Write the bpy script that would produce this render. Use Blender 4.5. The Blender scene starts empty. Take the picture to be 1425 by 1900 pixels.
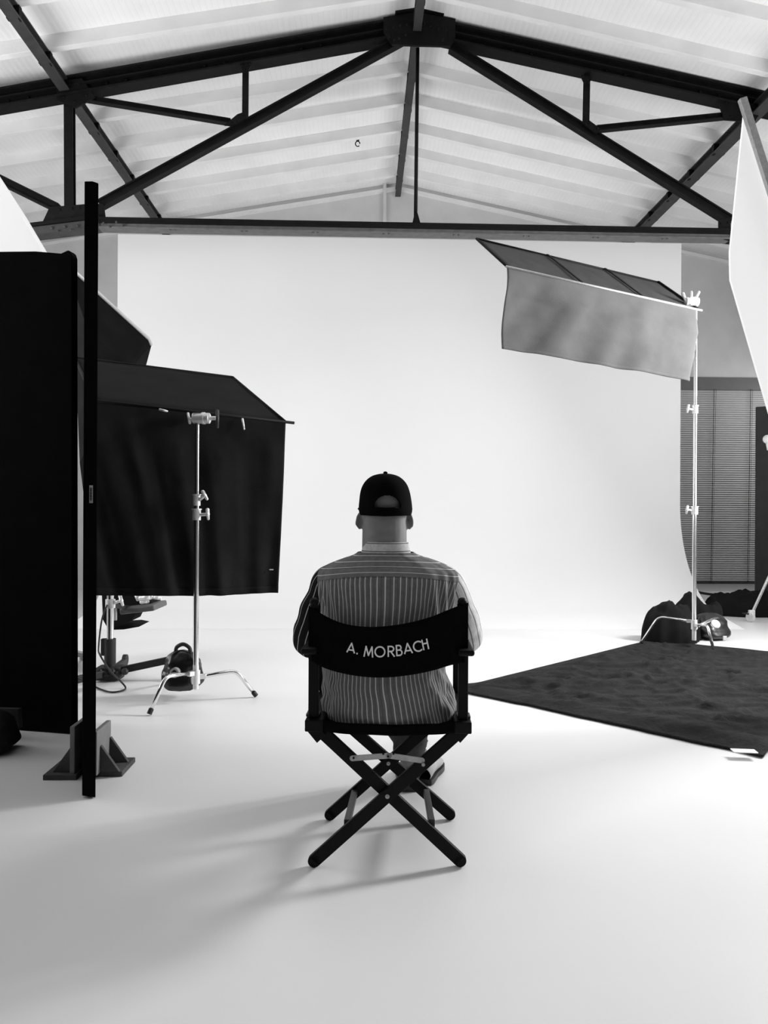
import bpy, bmesh, math, random
from math import pi, sin, cos, radians as R
from mathutils import Vector, Matrix, noise
S = bpy.context.scene
COL = S.collection
random.seed(7)
V = Vector

# ------------------------------------------------------------------ camera
F = 1372.0; H = 1.22
YAW = R(1.774); ROLL = R(0.3)
camd = bpy.data.cameras.new('camera'); cam = bpy.data.objects.new('camera', camd); COL.objects.link(cam)
camd.sensor_fit = 'VERTICAL'; camd.sensor_height = 36.0; camd.sensor_width = 27.0
camd.lens = F / 1900 * 36.0; camd.clip_start = 0.05; camd.clip_end = 100
CR = Matrix.Rotation(-YAW, 4, 'Z') @ Matrix.Rotation(R(90), 4, 'X') @ Matrix.Rotation(ROLL, 4, 'Z')
cam.matrix_world = Matrix.Translation((0, 0, H)) @ CR
S.camera = cam
C0 = V((0, 0, H))

def ray(px, py): return CR.to_3x3() @ V(((px - 712.5) / F, -(py - 950) / F, -1.0))
def P(px, py, d): return C0 + ray(px, py) * d                    # at depth d
def Q(px, py, Y):                                                # on the plane y = Y
    r = ray(px, py); return C0 + r * (Y / r.y)
def FL(px, py, z=0.0):                                           # on the level z
    r = ray(px, py); return C0 + r * ((z - H) / r.z)

# ------------------------------------------------------------------ light
S.view_settings.view_transform = 'Standard'; S.view_settings.look = 'None'
S.view_settings.gamma = 1.0; S.view_settings.use_curve_mapping = False
S.view_settings.exposure = -0.88
w = bpy.data.worlds.new('world'); S.world = w; w.use_nodes = True
w.node_tree.nodes['Background'].inputs['Color'].default_value = (1, 1, 1, 1)
w.node_tree.nodes['Background'].inputs['Strength'].default_value = 0.17

def area(name, loc, target, sx, sy, watts, spread=180):
    l = bpy.data.lights.new(name, 'AREA'); l.shape = 'RECTANGLE'; l.size = sx; l.size_y = sy; l.energy = watts
    l.spread = R(spread)
    o = bpy.data.objects.new(name, l); COL.objects.link(o)
    o.location = loc; o.rotation_euler = (V(target) - V(loc)).to_track_quat('-Z', 'Y').to_euler()
    return o
area('studio_key_light', (5.0, 5.4, 3.1), (0.2, 3.6, 0.0), 0.9, 1.1, 440, 155)
area('overhead_fill', (0.5, 4.6, 4.6), (0.5, 4.6, 0), 2.4, 1.8, 42)  # added fill above the frame, brightens the middle of the floor
area('studio_backdrop_light_right', (5.3, 5.6, 2.6), (-0.6, 9.3, 3.8), 2.2, 2.6, 28)
area('studio_backdrop_light_left', (-4.4, 5.6, 2.6), (1.6, 9.3, 3.0), 2.2, 2.6, 62)
area('ceiling_fill_right', (5.6, 4.5, 2.2), (2.0, 6.5, 6.0), 2.5, 2.5, 265)  # added fill out of view, aimed up to brighten the ceiling
area('ceiling_fill_left', (-5.2, 4.5, 2.2), (-1.5, 6.5, 6.0), 2.5, 2.5, 280)  # left twin, likewise added for the ceiling
area('gable_fill', (0.5, 9.75, 3.4), (0.5, 10.9, 6.0), 6.0, 0.3, 75, 150)  # added lamp hidden behind the cyclorama to brighten the gable
area('flag_fill', (4.7, 5.9, 3.1), (2.2, 6.4, 2.8), 0.5, 0.5, 34, 90)  # extra lamp added to brighten the right end of the flag
area('blind_fill', (7.0, 10.2, 3.0), (5.0, 11.4, 0.6), 1.2, 1.2, 45)  # added unseen fill for the dark blind and the floor below it

# ------------------------------------------------------------------ materials
def nt(name):
    m = bpy.data.materials.new(name); m.use_nodes = True
    t = m.node_tree; b = t.nodes['Principled BSDF']; return m, t, b
def ramp(t, x, c0, c1, p0=0.0, p1=1.0):
    r = t.nodes.new('ShaderNodeValToRGB'); e = r.color_ramp.elements
    e[0].position = p0; e[0].color = (c0, c0, c0, 1); e[1].position = p1; e[1].color = (c1, c1, c1, 1)
    t.links.new(x, r.inputs[0]); return r.outputs[0]
def grey(name, v, rough=0.6, metal=0.0, spec=0.5, var=0.1, scale=8.0, bump=0.0, bscale=60.0, sheen=0.0, coord='Object'):
    m, t, b = nt(name)
    tc = t.nodes.new('ShaderNodeTexCoord'); n = t.nodes.new('ShaderNodeTexNoise')
    n.inputs['Scale'].default_value = scale; n.inputs['Detail'].default_value = 5
    t.links.new(tc.outputs[coord], n.inputs['Vector'])
    t.links.new(ramp(t, n.outputs[0], v * (1 - var), v * (1 + var), 0.3, 0.7), b.inputs['Base Color'])
    b.inputs['Roughness'].default_value = rough; b.inputs['Metallic'].default_value = metal
    b.inputs['Specular IOR Level'].default_value = spec
    if sheen: b.inputs['Sheen Weight'].default_value = sheen
    if bump:
        n2 = t.nodes.new('ShaderNodeTexNoise'); n2.inputs['Scale'].default_value = bscale; n2.inputs['Detail'].default_value = 4
        t.links.new(tc.outputs[coord], n2.inputs['Vector'])
        bp = t.nodes.new('ShaderNodeBump'); bp.inputs['Strength'].default_value = bump; bp.inputs['Distance'].default_value = 0.01
        t.links.new(n2.outputs[0], bp.inputs['Height']); t.links.new(bp.outputs[0], b.inputs['Normal'])
    return m
def emit(name, v, strength):
    m, t, b = nt(name); b.inputs['Base Color'].default_value = (v, v, v, 1)
    b.inputs['Emission Color'].default_value = (1, 1, 1, 1); b.inputs['Emission Strength'].default_value = strength
    b.inputs['Roughness'].default_value = 0.9; return m

M = {}
M['floor'] = grey('white_floor_paint', 0.80, 0.42, spec=0.35, var=0.02, scale=1.2, bump=0.02, bscale=90)
M['cyc'] = grey('matt_white_paint', 0.82, 0.9, spec=0.1, var=0.008, scale=0.8)
M['ceil'] = None
M['rafter'] = grey('white_painted_timber', 0.74, 0.8, spec=0.2, var=0.06, scale=3, bump=0.2, bscale=25)
M['wall'] = grey('painted_masonry', 0.62, 0.9, spec=0.1, var=0.05, scale=3, bump=0.35, bscale=14)
M['steel'] = grey('dark_painted_steel', 0.006, 0.6, spec=0.12, var=0.3, scale=12, bump=0.1)
M['steel_grey'] = grey('grey_painted_steel', 0.035, 0.5, spec=0.4, var=0.25, scale=10)
M['chrome'] = grey('chrome_tube', 0.85, 0.16, metal=1.0, var=0.03)
M['alu'] = grey('cast_aluminium', 0.85, 0.4, metal=0.4, var=0.08, scale=40)
M['black'] = grey('black_felt', 0.004, 0.95, spec=0.03, var=0.2)
M['duv'] = grey('black_duvetyne', 0.012, 0.95, spec=0.08, var=0.2, scale=5, bump=0.1, bscale=120)
M['duvl'] = grey('lit_tone_duvetyne', 0.10, 0.9, spec=0.15, var=0.12, scale=5, bump=0.15, bscale=120)  # black duvetyne raised to grey, imitating the strong light on it
M['duvf'] = grey('dark_grey_flag_fabric', 0.045, 0.9, spec=0.15, var=0.15, scale=7, bump=0.15, bscale=120)
M['rubber'] = grey('black_rubber', 0.012, 0.6, var=0.2)
M['bwood'] = grey('black_lacquered_wood', 0.004, 0.5, spec=0.15, var=0.3, scale=20)
M['canvas'] = grey('black_canvas', 0.004, 0.95, spec=0.04, var=0.2, scale=20, bump=0.1, bscale=400)
M['zinc'] = grey('zinc_plated_steel', 0.42, 0.45, metal=0.5, var=0.15, scale=60)
M['print'] = grey('white_print', 0.92, 0.8, var=0.03)
M['wood'] = grey('stained_plywood', 0.07, 0.8, spec=0.2, var=0.25, scale=9)
M['woodl'] = grey('pale_plywood_edge', 0.20, 0.8, spec=0.2, var=0.15, scale=9)
M['skin'] = grey('skin', 0.23, 0.55, spec=0.3, var=0.10, scale=30, bump=0.08, bscale=200)
M['cap'] = grey('black_twill', 0.004, 0.95, spec=0.04, var=0.2, bump=0.1, bscale=300)
M['denim'] = grey('dark_denim', 0.06, 0.9, spec=0.1, var=0.3, scale=18, bump=0.2, bscale=200)
M['shoe'] = grey('black_leather', 0.012, 0.4, var=0.2)
M['shoew'] = grey('pale_leather', 0.45, 0.5, var=0.1)
M['plastic'] = grey('glossy_black_vinyl', 0.012, 0.28, spec=0.6, var=0.2, bump=0.2, bscale=25)
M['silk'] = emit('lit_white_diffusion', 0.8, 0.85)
M['label'] = grey('paper_label', 0.35, 0.8, var=0.1)
M['ink'] = grey('black_ink', 0.01, 0.8)
M['blind'] = grey('grey_blind', 0.5, 0.7, var=0.05, scale=3)
M['frame'] = grey('grey_window_frame', 0.12, 0.6, var=0.05)
M['grass'] = grey('grey_plastic', 0.09, 0.5, var=0.1)
M['blanket'] = grey('black_molton', 0.018, 0.9, spec=0.15, var=0.25, scale=14, bump=0.5, bscale=45, sheen=0.0)

def stripes(name, base, line, dark, period, width, coordidx, var=0.12, dperiod=None, shift=0.0, dw=0.16, dshift=0.45):
    """woven stripe cloth: uv-driven thin pale lines (and fine dark ones) on a ground"""
    m, t, b = nt(name)
    uv = t.nodes.new('ShaderNodeUVMap'); uv.uv_map = 'uv'
    sp = t.nodes.new('ShaderNodeSeparateXYZ'); t.links.new(uv.outputs[0], sp.inputs[0])
    def band(per, wid, off):
        a = t.nodes.new('ShaderNodeMath'); a.operation = 'MULTIPLY_ADD'; a.inputs[1].default_value = 1 / per; a.inputs[2].default_value = off + 100
        t.links.new(sp.outputs[coordidx], a.inputs[0])
        f = t.nodes.new('ShaderNodeMath'); f.operation = 'FRACT'; t.links.new(a.outputs[0], f.inputs[0])
        l = t.nodes.new('ShaderNodeMath'); l.operation = 'LESS_THAN'; l.inputs[1].default_value = wid; t.links.new(f.outputs[0], l.inputs[0])
        return l.outputs[0]
    n = t.nodes.new('ShaderNodeTexNoise'); n.inputs['Scale'].default_value = 60
    tc = t.nodes.new('ShaderNodeTexCoord'); t.links.new(tc.outputs['Object'], n.inputs['Vector'])
    g = ramp(t, n.outputs[0], base * (1 - var), base * (1 + var), 0.3, 0.7)
    mx = t.nodes.new('ShaderNodeMixRGB'); t.links.new(band(dperiod or period, dw if dark is not None else 0.0, dshift + shift), mx.inputs[0])
    t.links.new(g, mx.inputs[1]); d = dark if dark is not None else base; mx.inputs[2].default_value = (d, d, d, 1)
    m2 = t.nodes.new('ShaderNodeMixRGB'); t.links.new(band(period, width, shift), m2.inputs[0])
    t.links.new(mx.outputs[0], m2.inputs[1]); m2.inputs[2].default_value = (line, line, line, 1)
    t.links.new(m2.outputs[0], b.inputs['Base Color'])
    b.inputs['Roughness'].default_value = 0.9; b.inputs['Specular IOR Level'].default_value = 0.1
    return m
M['shirt'] = stripes('pinstriped_cotton', 0.155, 0.62, 0.12, 0.0158, 0.15, 0)
M['yoke'] = stripes('pinstriped_cotton_crosswise', 0.17, 0.62, 0.015, 0.235, 0.10, 1, dperiod=1.0, shift=0.28, dw=.035, dshift=.335)
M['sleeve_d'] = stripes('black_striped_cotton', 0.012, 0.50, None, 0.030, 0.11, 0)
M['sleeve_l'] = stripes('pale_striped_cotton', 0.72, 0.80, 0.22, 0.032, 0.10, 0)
M['collar'] = stripes('pale_collar_cotton', 0.60, 0.10, None, 0.030, 0.10, 1, shift=0.2)

def ceiling_mat():
    m, t, b = nt('painted_roof_boards')
    tc = t.nodes.new('ShaderNodeTexCoord'); mp = t.nodes.new('ShaderNodeMapping'); t.links.new(tc.outputs['Object'], mp.inputs[0])
    wv = t.nodes.new('ShaderNodeTexWave'); wv.bands_direction = 'X'; wv.inputs['Scale'].default_value = 5.5
    wv.inputs['Distortion'].default_value = 1.2; wv.inputs['Detail'].default_value = 3; t.links.new(mp.outputs[0], wv.inputs['Vector'])
    n = t.nodes.new('ShaderNodeTexNoise'); n.inputs['Scale'].default_value = 2.2; n.inputs['Detail'].default_value = 6; t.links.new(mp.outputs[0], n.inputs['Vector'])
    a = ramp(t, wv.outputs[1], 0.79, 0.83, 0.0, 0.12); c = ramp(t, n.outputs[0], 0.92, 1.0, 0.3, 0.7)
    mx = t.nodes.new('ShaderNodeMixRGB'); mx.blend_type = 'MULTIPLY'; mx.inputs[0].default_value = 1
    t.links.new(a, mx.inputs[1]); t.links.new(c, mx.inputs[2]); t.links.new(mx.outputs[0], b.inputs['Base Color'])
    bp = t.nodes.new('ShaderNodeBump'); bp.inputs['Strength'].default_value = 0.12; bp.inputs['Distance'].default_value = 0.01
    t.links.new(wv.outputs[1], bp.inputs['Height']); t.links.new(bp.outputs[0], b.inputs['Normal'])
    b.inputs['Roughness'].default_value = 0.9; b.inputs['Specular IOR Level'].default_value = 0.1
    return m
M['ceil'] = ceiling_mat()

# ------------------------------------------------------------------ mesh helpers
MW = {}                                    # matrices of the Empties
def thing(name, label, cat, loc=(0, 0, 0), rz=0.0, group=None):
    o = bpy.data.objects.new(name, None); COL.objects.link(o); o.empty_display_size = 0.1
    o.location = loc; o.rotation_euler = (0, 0, rz); o['label'] = label; o['category'] = cat
    if group: o['group'] = group
    MW[o] = Matrix.Translation(loc) @ Matrix.Rotation(rz, 4, 'Z'); return o
def tag(o, label, cat, group=None, kind=None):
    if label: o['label'] = label
    if cat: o['category'] = cat
    if group: o['group'] = group
    if kind: o['kind'] = kind
    return o

def frame_of(d, up=None):
    d = d.normalized(); up = V(up) if up else V((0, 0, 1))
    if abs(d.dot(up)) > 0.97: up = V((0, 1, 0)) if abs(d.y) < 0.9 else V((1, 0, 0))
    s = d.cross(up).normalized(); u = s.cross(d).normalized(); return s, u, d

class MB:
    def __init__(self): self.bm = bmesh.new(); self.uv = None; self.smooth = False
    def box(self, c, s, rot=None):
        g = bmesh.ops.create_cube(self.bm, size=1.0)['verts']
        m = Matrix.Translation(c) @ (rot.to_4x4() if rot else Matrix()) @ Matrix.Diagonal((s[0], s[1], s[2], 1))
        bmesh.ops.transform(self.bm, matrix=m, verts=g); return self
    def beam(self, p, q, w, h, up=None):       # w across (side), h along up
        p, q = V(p), V(q); s, u, d = frame_of(q - p, up)
        rot = Matrix((s, u, d)).transposed(); return self.box((p + q) / 2, (w, h, (q - p).length), rot)
    def ibeam(self, p, q, w, h, up=None, tw=0.3, tf=0.12):
        p, q = V(p), V(q); s, u, d = frame_of(q - p, up)
        self.beam(p, q, w * tw, h * 0.98, up)
        for k in (-1, 1):
            o = u * (k * (h / 2 - h * tf / 2)); self.beam(p + o, q + o, w, h * tf, up)
        return self
    def cyl(self, p, q, r, r2=None, n=16):
        p, q = V(p), V(q); s, u, d = frame_of(q - p)
        g = bmesh.ops.create_cone(self.bm, cap_ends=True, segments=n, radius1=r, radius2=r if r2 is None else r2, depth=(q - p).length)['verts']
        rot = Matrix((s, u, d)).transposed().to_4x4()
        bmesh.ops.transform(self.bm, matrix=Matrix.Translation((p + q) / 2) @ rot, verts=g); return self
    def ball(self, c, r, n=16):
        r = r if hasattr(r, '__len__') else (r, r, r)
        g = bmesh.ops.create_uvsphere(self.bm, u_segments=n, v_segments=max(6, n // 2), radius=1)['verts']
        bmesh.ops.transform(self.bm, matrix=Matrix.Translation(c) @ Matrix.Diagonal((*r, 1)), verts=g); return self
    def ell(self, c, r, rot, n=16):
        g = bmesh.ops.create_uvsphere(self.bm, u_segments=n, v_segments=max(6, n // 2), radius=1)['verts']
        bmesh.ops.transform(self.bm, matrix=Matrix.Translation(c) @ rot.to_4x4() @ Matrix.Diagonal((*r, 1)), verts=g); return self
    def capsule(self, p, q, r, r2=None, n=16):
        r2 = r if r2 is None else r2; self.cyl(p, q, r, r2, n); self.ball(p, r, n); self.ball(q, r2, n); return self
    def tube(self, pts, r, n=10):
        pts = [V(p) for p in pts]; rings = []; pn = None
        for i, p in enumerate(pts):
            d = (pts[min(i + 1, len(pts) - 1)] - pts[max(i - 1, 0)]).normalized()
            if pn is None: s, u, _ = frame_of(d)
            else: u = (pn - d * pn.dot(d)).normalized(); s = d.cross(u)
            pn = u; rr = r[i] if hasattr(r, '__len__') else r
            rings.append([self.bm.verts.new(p + s * (rr * cos(a)) + u * (rr * sin(a))) for a in [2 * pi * k / n for k in range(n)]])
        for a, b in zip(rings, rings[1:]):
            for k in range(n): self.bm.faces.new((a[k], a[(k + 1) % n], b[(k + 1) % n], b[k]))
        self.bm.faces.new(rings[0][::-1]); self.bm.faces.new(rings[-1]); return self
    def prism(self, pts, nrm):                 # polygon pts extruded by vector nrm
        a = [self.bm.verts.new(V(p)) for p in pts]; b = [self.bm.verts.new(V(p) + V(nrm)) for p in pts]; n = len(a)
        self.bm.faces.new(a[::-1]); self.bm.faces.new(b)
        for k in range(n): self.bm.faces.new((a[k], a[(k + 1) % n], b[(k + 1) % n], b[k]))
        return self
    def grid(self, fn, nu, nv, uvfn=None, closed=False, keep=None):
        vs = [[self.bm.verts.new(fn(i / nu, j / nv)) for i in range(nu if closed else nu + 1)] for j in range(nv + 1)]
        if uvfn and self.uv is None: self.uv = self.bm.loops.layers.uv.new('uv')
        m = nu if closed else nu + 1
        for j in range(nv):
            for i in range(nu):
                if keep and not keep((i + .5) / nu, (j + .5) / nv): continue
                f = self.bm.faces.new((vs[j][i], vs[j][(i + 1) % m], vs[j + 1][(i + 1) % m], vs[j + 1][i])); f.smooth = True
                if uvfn:
                    for l, (a, b) in zip(f.loops, ((i, j), (i + 1, j), (i + 1, j + 1), (i, j + 1))): l[self.uv].uv = uvfn(a / nu, b / nv)
        return self
    def build(self, name, mat, parent=None, local=False, smooth=False, bevel=0.0, mods=()):
        if parent is not None and not local: self.bm.transform(MW[parent].inverted())
        bmesh.ops.recalc_face_normals(self.bm, faces=self.bm.faces)
        me = bpy.data.meshes.new(name); self.bm.to_mesh(me); self.bm.free()
        for m in (mat if isinstance(mat, (list, tuple)) else [mat]): me.materials.append(m)
        if smooth:
            for p in me.polygons: p.use_smooth = True
        o = bpy.data.objects.new(name, me); COL.objects.link(o)
        if parent is not None:
            o.parent = parent
        if bevel:
            b = o.modifiers.new('bevel', 'BEVEL'); b.width = bevel; b.segments = 2; b.limit_method = 'ANGLE'; b.angle_limit = R(40)
        if smooth == 'auto':
            e = o.modifiers.new('split', 'EDGE_SPLIT'); e.split_angle = R(40)
        for kind, kw in mods:
            md = o.modifiers.new(kind.lower(), kind)
            for k, v in kw.items(): setattr(md, k, v)
        return o
def struct(o): o['kind'] = 'structure'; return o
def fbm(p, s, o=3): return noise.fractal(V(p) * s, 1.0, 2.0, o)
def lerp(a, b, t): return a + (b - a) * t
def interp(tab, t):
    """smooth interpolation of rows (key, v1, v2...)"""
    if t <= tab[0][0]: return tab[0][1:]
    if t >= tab[-1][0]: return tab[-1][1:]
    for i in range(len(tab) - 1):
        a, b = tab[i], tab[i + 1]
        if a[0] <= t <= b[0]:
            u = (t - a[0]) / (b[0] - a[0]); h = b[0] - a[0]
            p0 = tab[i - 1] if i else a; p3 = tab[i + 2] if i + 2 < len(tab) else b
            out = []
            for k in range(1, len(a)):
                m0 = (b[k] - p0[k]) / (b[0] - p0[0]) * h; m1 = (p3[k] - a[k]) / (p3[0] - a[0]) * h
                out.append((2*u**3-3*u**2+1)*a[k] + (u**3-2*u**2+u)*m0 + (-2*u**3+3*u**2)*b[k] + (u**3-u**2)*m1)
            return out
def spline(pts, n=8):
    tab = [(i, *p) for i, p in enumerate(pts)]
    return [V(interp(tab, i / n)) for i in range((len(pts) - 1) * n + 1)]

# ------------------------------------------------------------------ room
T = 7.6; YB = 11.5; YC = 9.3; XRIDGE = Q(773, 60, T).x; ZR = 1.22 + 925 / F * 7.6
XL, XR = -6.6, 8.0; SL, SR = 0.178, 0.205; YF = -3.0
def roof(x): return ZR - (SL * (XRIDGE - x) if x < XRIDGE else SR * (x - XRIDGE))
struct(MB().box(((XL + XR) / 2, (YF + YB) / 2, -0.05), (XR - XL, YB - YF, 0.1)).build('floor', M['floor']))
for nm, xa, xb in (('ceiling', XL, XRIDGE), ('ceiling', XRIDGE, XR)):
    struct(MB().prism([(xa, YF, roof(xa)), (xb, YF, roof(xb)), (xb, YF, roof(xb) + .08), (xa, YF, roof(xa) + .08)], (0, YB - YF, 0)).build(nm, M['ceil']))
struct(MB().prism([(XL, YB, 0), (XR, YB, 0), (XR, YB, roof(XR)), (XRIDGE, YB, ZR), (XL, YB, roof(XL))], (0, 0.2, 0)).build('wall_end', M['wall']))
struct(MB().box((XL - .1, (YF + YB) / 2, roof(XL) / 2), (.2, YB - YF, roof(XL))).build('wall_left', M['wall']))
struct(MB().box((XR + .1, (YF + YB) / 2, roof(XR) / 2), (.2, YB - YF, roof(XR))).build('wall_right', M['wall']))
# cyclorama with its cove
cl = Q(218, 560, YC).x; cr = Q(1263, 700, YC).x; ct = Q(740, 443, YC).z; rr = 1.35
prof = [(YC - rr - .25, 0.004), (YC - rr, 0.004)] + [(YC - rr + rr * sin(a), rr - rr * cos(a) + .004) for a in [R(90) * k / 24 for k in range(1, 25)]] + [(YC, ct)]
out = [(YC + .06, ct)] + [(YC + .06, rr)] + [(YC - rr + (rr + .06) * sin(a), rr - (rr + .06) * cos(a)) for a in [R(90) * k / 12 for k in range(11, 3, -1)]] + [(YC - rr - .25, 0.0)]
out = [(y, max(z, 0)) for y, z in out]
struct(MB().prism([(cl, y, z) for y, z in prof + out], (cr - cl, 0, 0)).build('wall_back', M['cyc'], smooth='auto'))
# rafters on both slopes
n = 0
YFs = [7.76 + .64 * k for k in range(-4, 6)]
for y in YFs:
    for xa, xb in ((XL, XRIDGE), (XRIDGE, XR)):
        n += 1; p = V((xa, y, roof(xa) - .065)); q = V((xb, y, roof(xb) - .065))
        struct(MB().beam(p, q, .07, .13).build('trim_%d' % n, M['rafter'], bevel=.004))
# cover strips: vertical duct on the gable, edge strip where the gable meets the roof
n += 1; a = Q(714, 332, YB - .03)
struct(MB().box((a.x, YB - .04, (a.z + 2.0) / 2 + .0), (.05, .08, a.z - 2.0 - .02)).build('trim_%d' % n, M['wall']))
for xa, xb in ((XL, XRIDGE), (XRIDGE, XR)):
    n += 1
    struct(MB().beam((xa, YB - .03, roof(xa) - .10), (xb, YB - .03, roof(xb) - .10), .06, .05).build('trim_%d' % n, M['rafter']))

# ------------------------------------------------------------------ window with blind, right of the cyclorama
def window():
    a = Q(1225, 700, YB); b = Q(1560, 1082, YB); x0, x1, z1, z0 = a.x, b.x, a.z, b.z
    f = MB()
    f.box(((x0 + x1) / 2, YB - .03, z1 - .10), (x1 - x0, .06, .20))
    f.box((x0 + .04, YB - .03, (z0 + z1) / 2), (.08, .06, z1 - z0)); f.box((x1 - .04, YB - .03, (z0 + z1) / 2), (.08, .06, z1 - z0))
    w_ = f.build('window_1', M['frame'], bevel=.005); struct(w_); MW[w_] = Matrix()
    s = MB(); z = z0 + .02
    while z < z1 - .2:
        s.box(((x0 + x1) / 2, YB - .04, z), (x1 - x0 - .16, .035, .006), Matrix.Rotation(R(58), 3, 'X')); z += .034
    s.box(((x0 + x1) / 2, YB - .022, (z0 + z1) / 2), (x1 - x0 - .16, .004, z1 - z0 - .02))
    s.build('blind', M['blind'], w_)
    MB().box(((x0 + x1) / 2, YB - .045, z0 + .008), (x1 - x0 - .14, .05, .035)).build('bottom_rail', M['steel_grey'], w_)
    for px in (1325, 1393):
        p = Q(px, 722, YB - .08); q = Q(px - 6, 1080, YB - .08)
        MB().cyl(p, q, .004, n=6).build('lift_cord', M['steel'], w_)
        MB().cyl(p + V((.03, 0, 0)), q + V((.02, 0, 0)), .002, n=6).build('tilt_cord', M['steel'], w_)
window()
struct(MB().box((6.2, YB - .012, .07), (3.4, .024, .14)).build('baseboard_end', M['rafter']))

# ------------------------------------------------------------------ roof truss
def truss():
    r = thing('roof_truss', 'dark riveted steel roof truss crossing under the white ceiling', 'truss', (XRIDGE, T, 0))
    st = M['steel']; q = lambda x, y, dy=0: Q(x, y, T + dy)
    ap = q(773, 52); l = q(-260, 234); rt = q(1720, 262)
    for e, nm in ((l, 'top_chord'), (rt, 'top_chord')):
        m = MB(); m.ibeam(ap, e, .16, .185, tw=.35, tf=.10); s, u, d = frame_of(e - ap)
        m.beam(ap + V((0, -.05, .0)), e + V((0, -.05, .0)), .05, .012)
        L = (e - ap).length
        for k in range(5, int(L / .2)):
            if k % 5 < 2:
                c = ap + d * (k * .2) + V((0, -.04, -.035)); m.ball(c, (.014, .012, .014), 8)
        m.build(nm, st, r)
    # apex plates
    m = MB(); m.prism([q(711, 70), q(727, 92), q(834, 95), q(843, 76), q(843, 45), q(773, 32), q(711, 42)], (0, -.03, 0)); MB.prism
    for x, y in ((716, 60), (729, 57), (742, 54), (754, 52), (768, 49), (786, 51), (798, 55), (812, 60), (826, 64), (722, 74), (731, 80), (740, 77), (752, 71), (820, 80)):
        m.ball(q(x, y, -.10), (.013, .012, .013), 8)
    m.bm.transform(Matrix.Translation((0, -.055, 0))); m.build('apex_gusset', st, r)
    m = MB()
    for a, b in (((733, 35), (776, 26)), ((772, 26), (822, 37))): m.beam(q(*a), q(*b), .22, .03)
    m.box(q(777, 25), (.20, .22, .05)); m.build('apex_cap_plate', st, r)
    # web
    def mem(name, a, b, h, w=.09, mat=st, dy=0): MB().ibeam(q(*a, dy), q(*b, dy), w, h, tw=.4, tf=.16).build(name, mat, r)
    mem('diagonal_strut', (186, 381), (757, 68), .088); mem('diagonal_strut', (836, 88), (1356, 411), .088)
    mem('diagonal_strut', (-60, 304), (108, 387), .085)
    mem('post', (129, 165), (130, 392), .075); mem('post', (456, 110), (455, 222), .042, .06); mem('post', (1089, 135), (1087, 235), .045, .06)
    mem('brace', (158, 183), (428, 227), .052, .07); mem('brace', (1106, 240), (1372, 213), .056, .07)
    m = MB().cyl(q(775, 90), q(771, 410), .019, n=12).build('king_rod', st, r, smooth=True)
    MB().prism([q(764, 420), q(769, 396), q(774, 396), q(781, 420)], (0, -.03, 0)).build('rod_foot_plate', st, r)
    def gus(name, pts, th=.02, dy=-.06):
        m = MB().prism([q(x, y, dy) for x, y in pts], (0, th, 0)); 
        cx = sum(p[0] for p in pts) / len(pts); cy = sum(p[1] for p in pts) / len(pts)
        for x, y in pts: m.ball(q(lerp(cx, x, .6), lerp(cy, y, .6), dy - .004), (.012, .010, .012), 8)
        m.build(name, st, r)
    gus('gusset_plate', [(104, 150), (152, 145), (176, 180), (140, 200), (106, 186)])
    gus('gusset_plate', [(76, 418), (92, 384), (130, 381), (154, 379), (192, 378), (196, 410), (130, 412)])
    gus('gusset_plate', [(416, 232), (434, 232), (462, 218), (457, 206), (440, 212)])
    gus('gusset_plate', [(445, 118), (468, 114), (460, 134), (452, 134)])
    gus('gusset_plate', [(1077, 138), (1100, 143), (1093, 155), (1085, 155)])
    gus('gusset_plate', [(1080, 228), (1092, 222), (1116, 240), (1106, 248)])
    gus('gusset_plate', [(1330, 180), (1420, 196), (1400, 226), (1345, 222)])
    gus('gusset_plate', [(1334, 408), (1356, 404), (1356, 447), (1334, 440)])
    # bottom tie: black upper angle and a paler underside
    a, b = q(186, 412), q(1352, 433); 
    m = MB(); m.beam(a, b, .20, .03); m.beam(a + V((0, -.09, -.02)), b + V((0, -.09, -.02)), .016, .045); m.build('bottom_chord', st, r)
    m = MB(); dz = V((0, 0, -.058)); m.beam(a + dz, b + dz, .15, .045); m.beam(a + dz + V((0, -.085, -.025)), b + dz + V((0, -.085, -.025)), .02, .012)
    for k in range(1, 9):
        c = a.lerp(b, k / 9.0) + V((0, -.06, -.085)); m.cyl(c, c + V((0, 0, -.015)), .012, n=8); m.cyl(c + V((.05, 0, 0)), c + V((.05, 0, -.015)), .012, n=8)
    m.build('bottom_flange', grey('pale_grey_steel', .11, .6, var=.2, scale=14), r)
    a2, b2 = q(-200, 456), q(190, 408); m = MB(); m.beam(a2, b2, .2, .035); m.build('tie_chord', st, r)
    m = MB(); m.beam(a2 + V((0, 0, -.06)), b2 + V((0, 0, -.06)), .17, .075)
    for k in range(12):
        c = q(96 + 12 * k, 427 - (1.1 * k) + (3 if k % 2 else -4), -.1); m.ball(c, (.014, .012, .014), 8)
    m.build('tie_flange', M['steel_grey'], r)
    a3, b3 = q(1350, 438), q(1720, 480); MB().beam(a3, b3, .2, .09).build('tie_chord', st, r)
truss()
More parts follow.
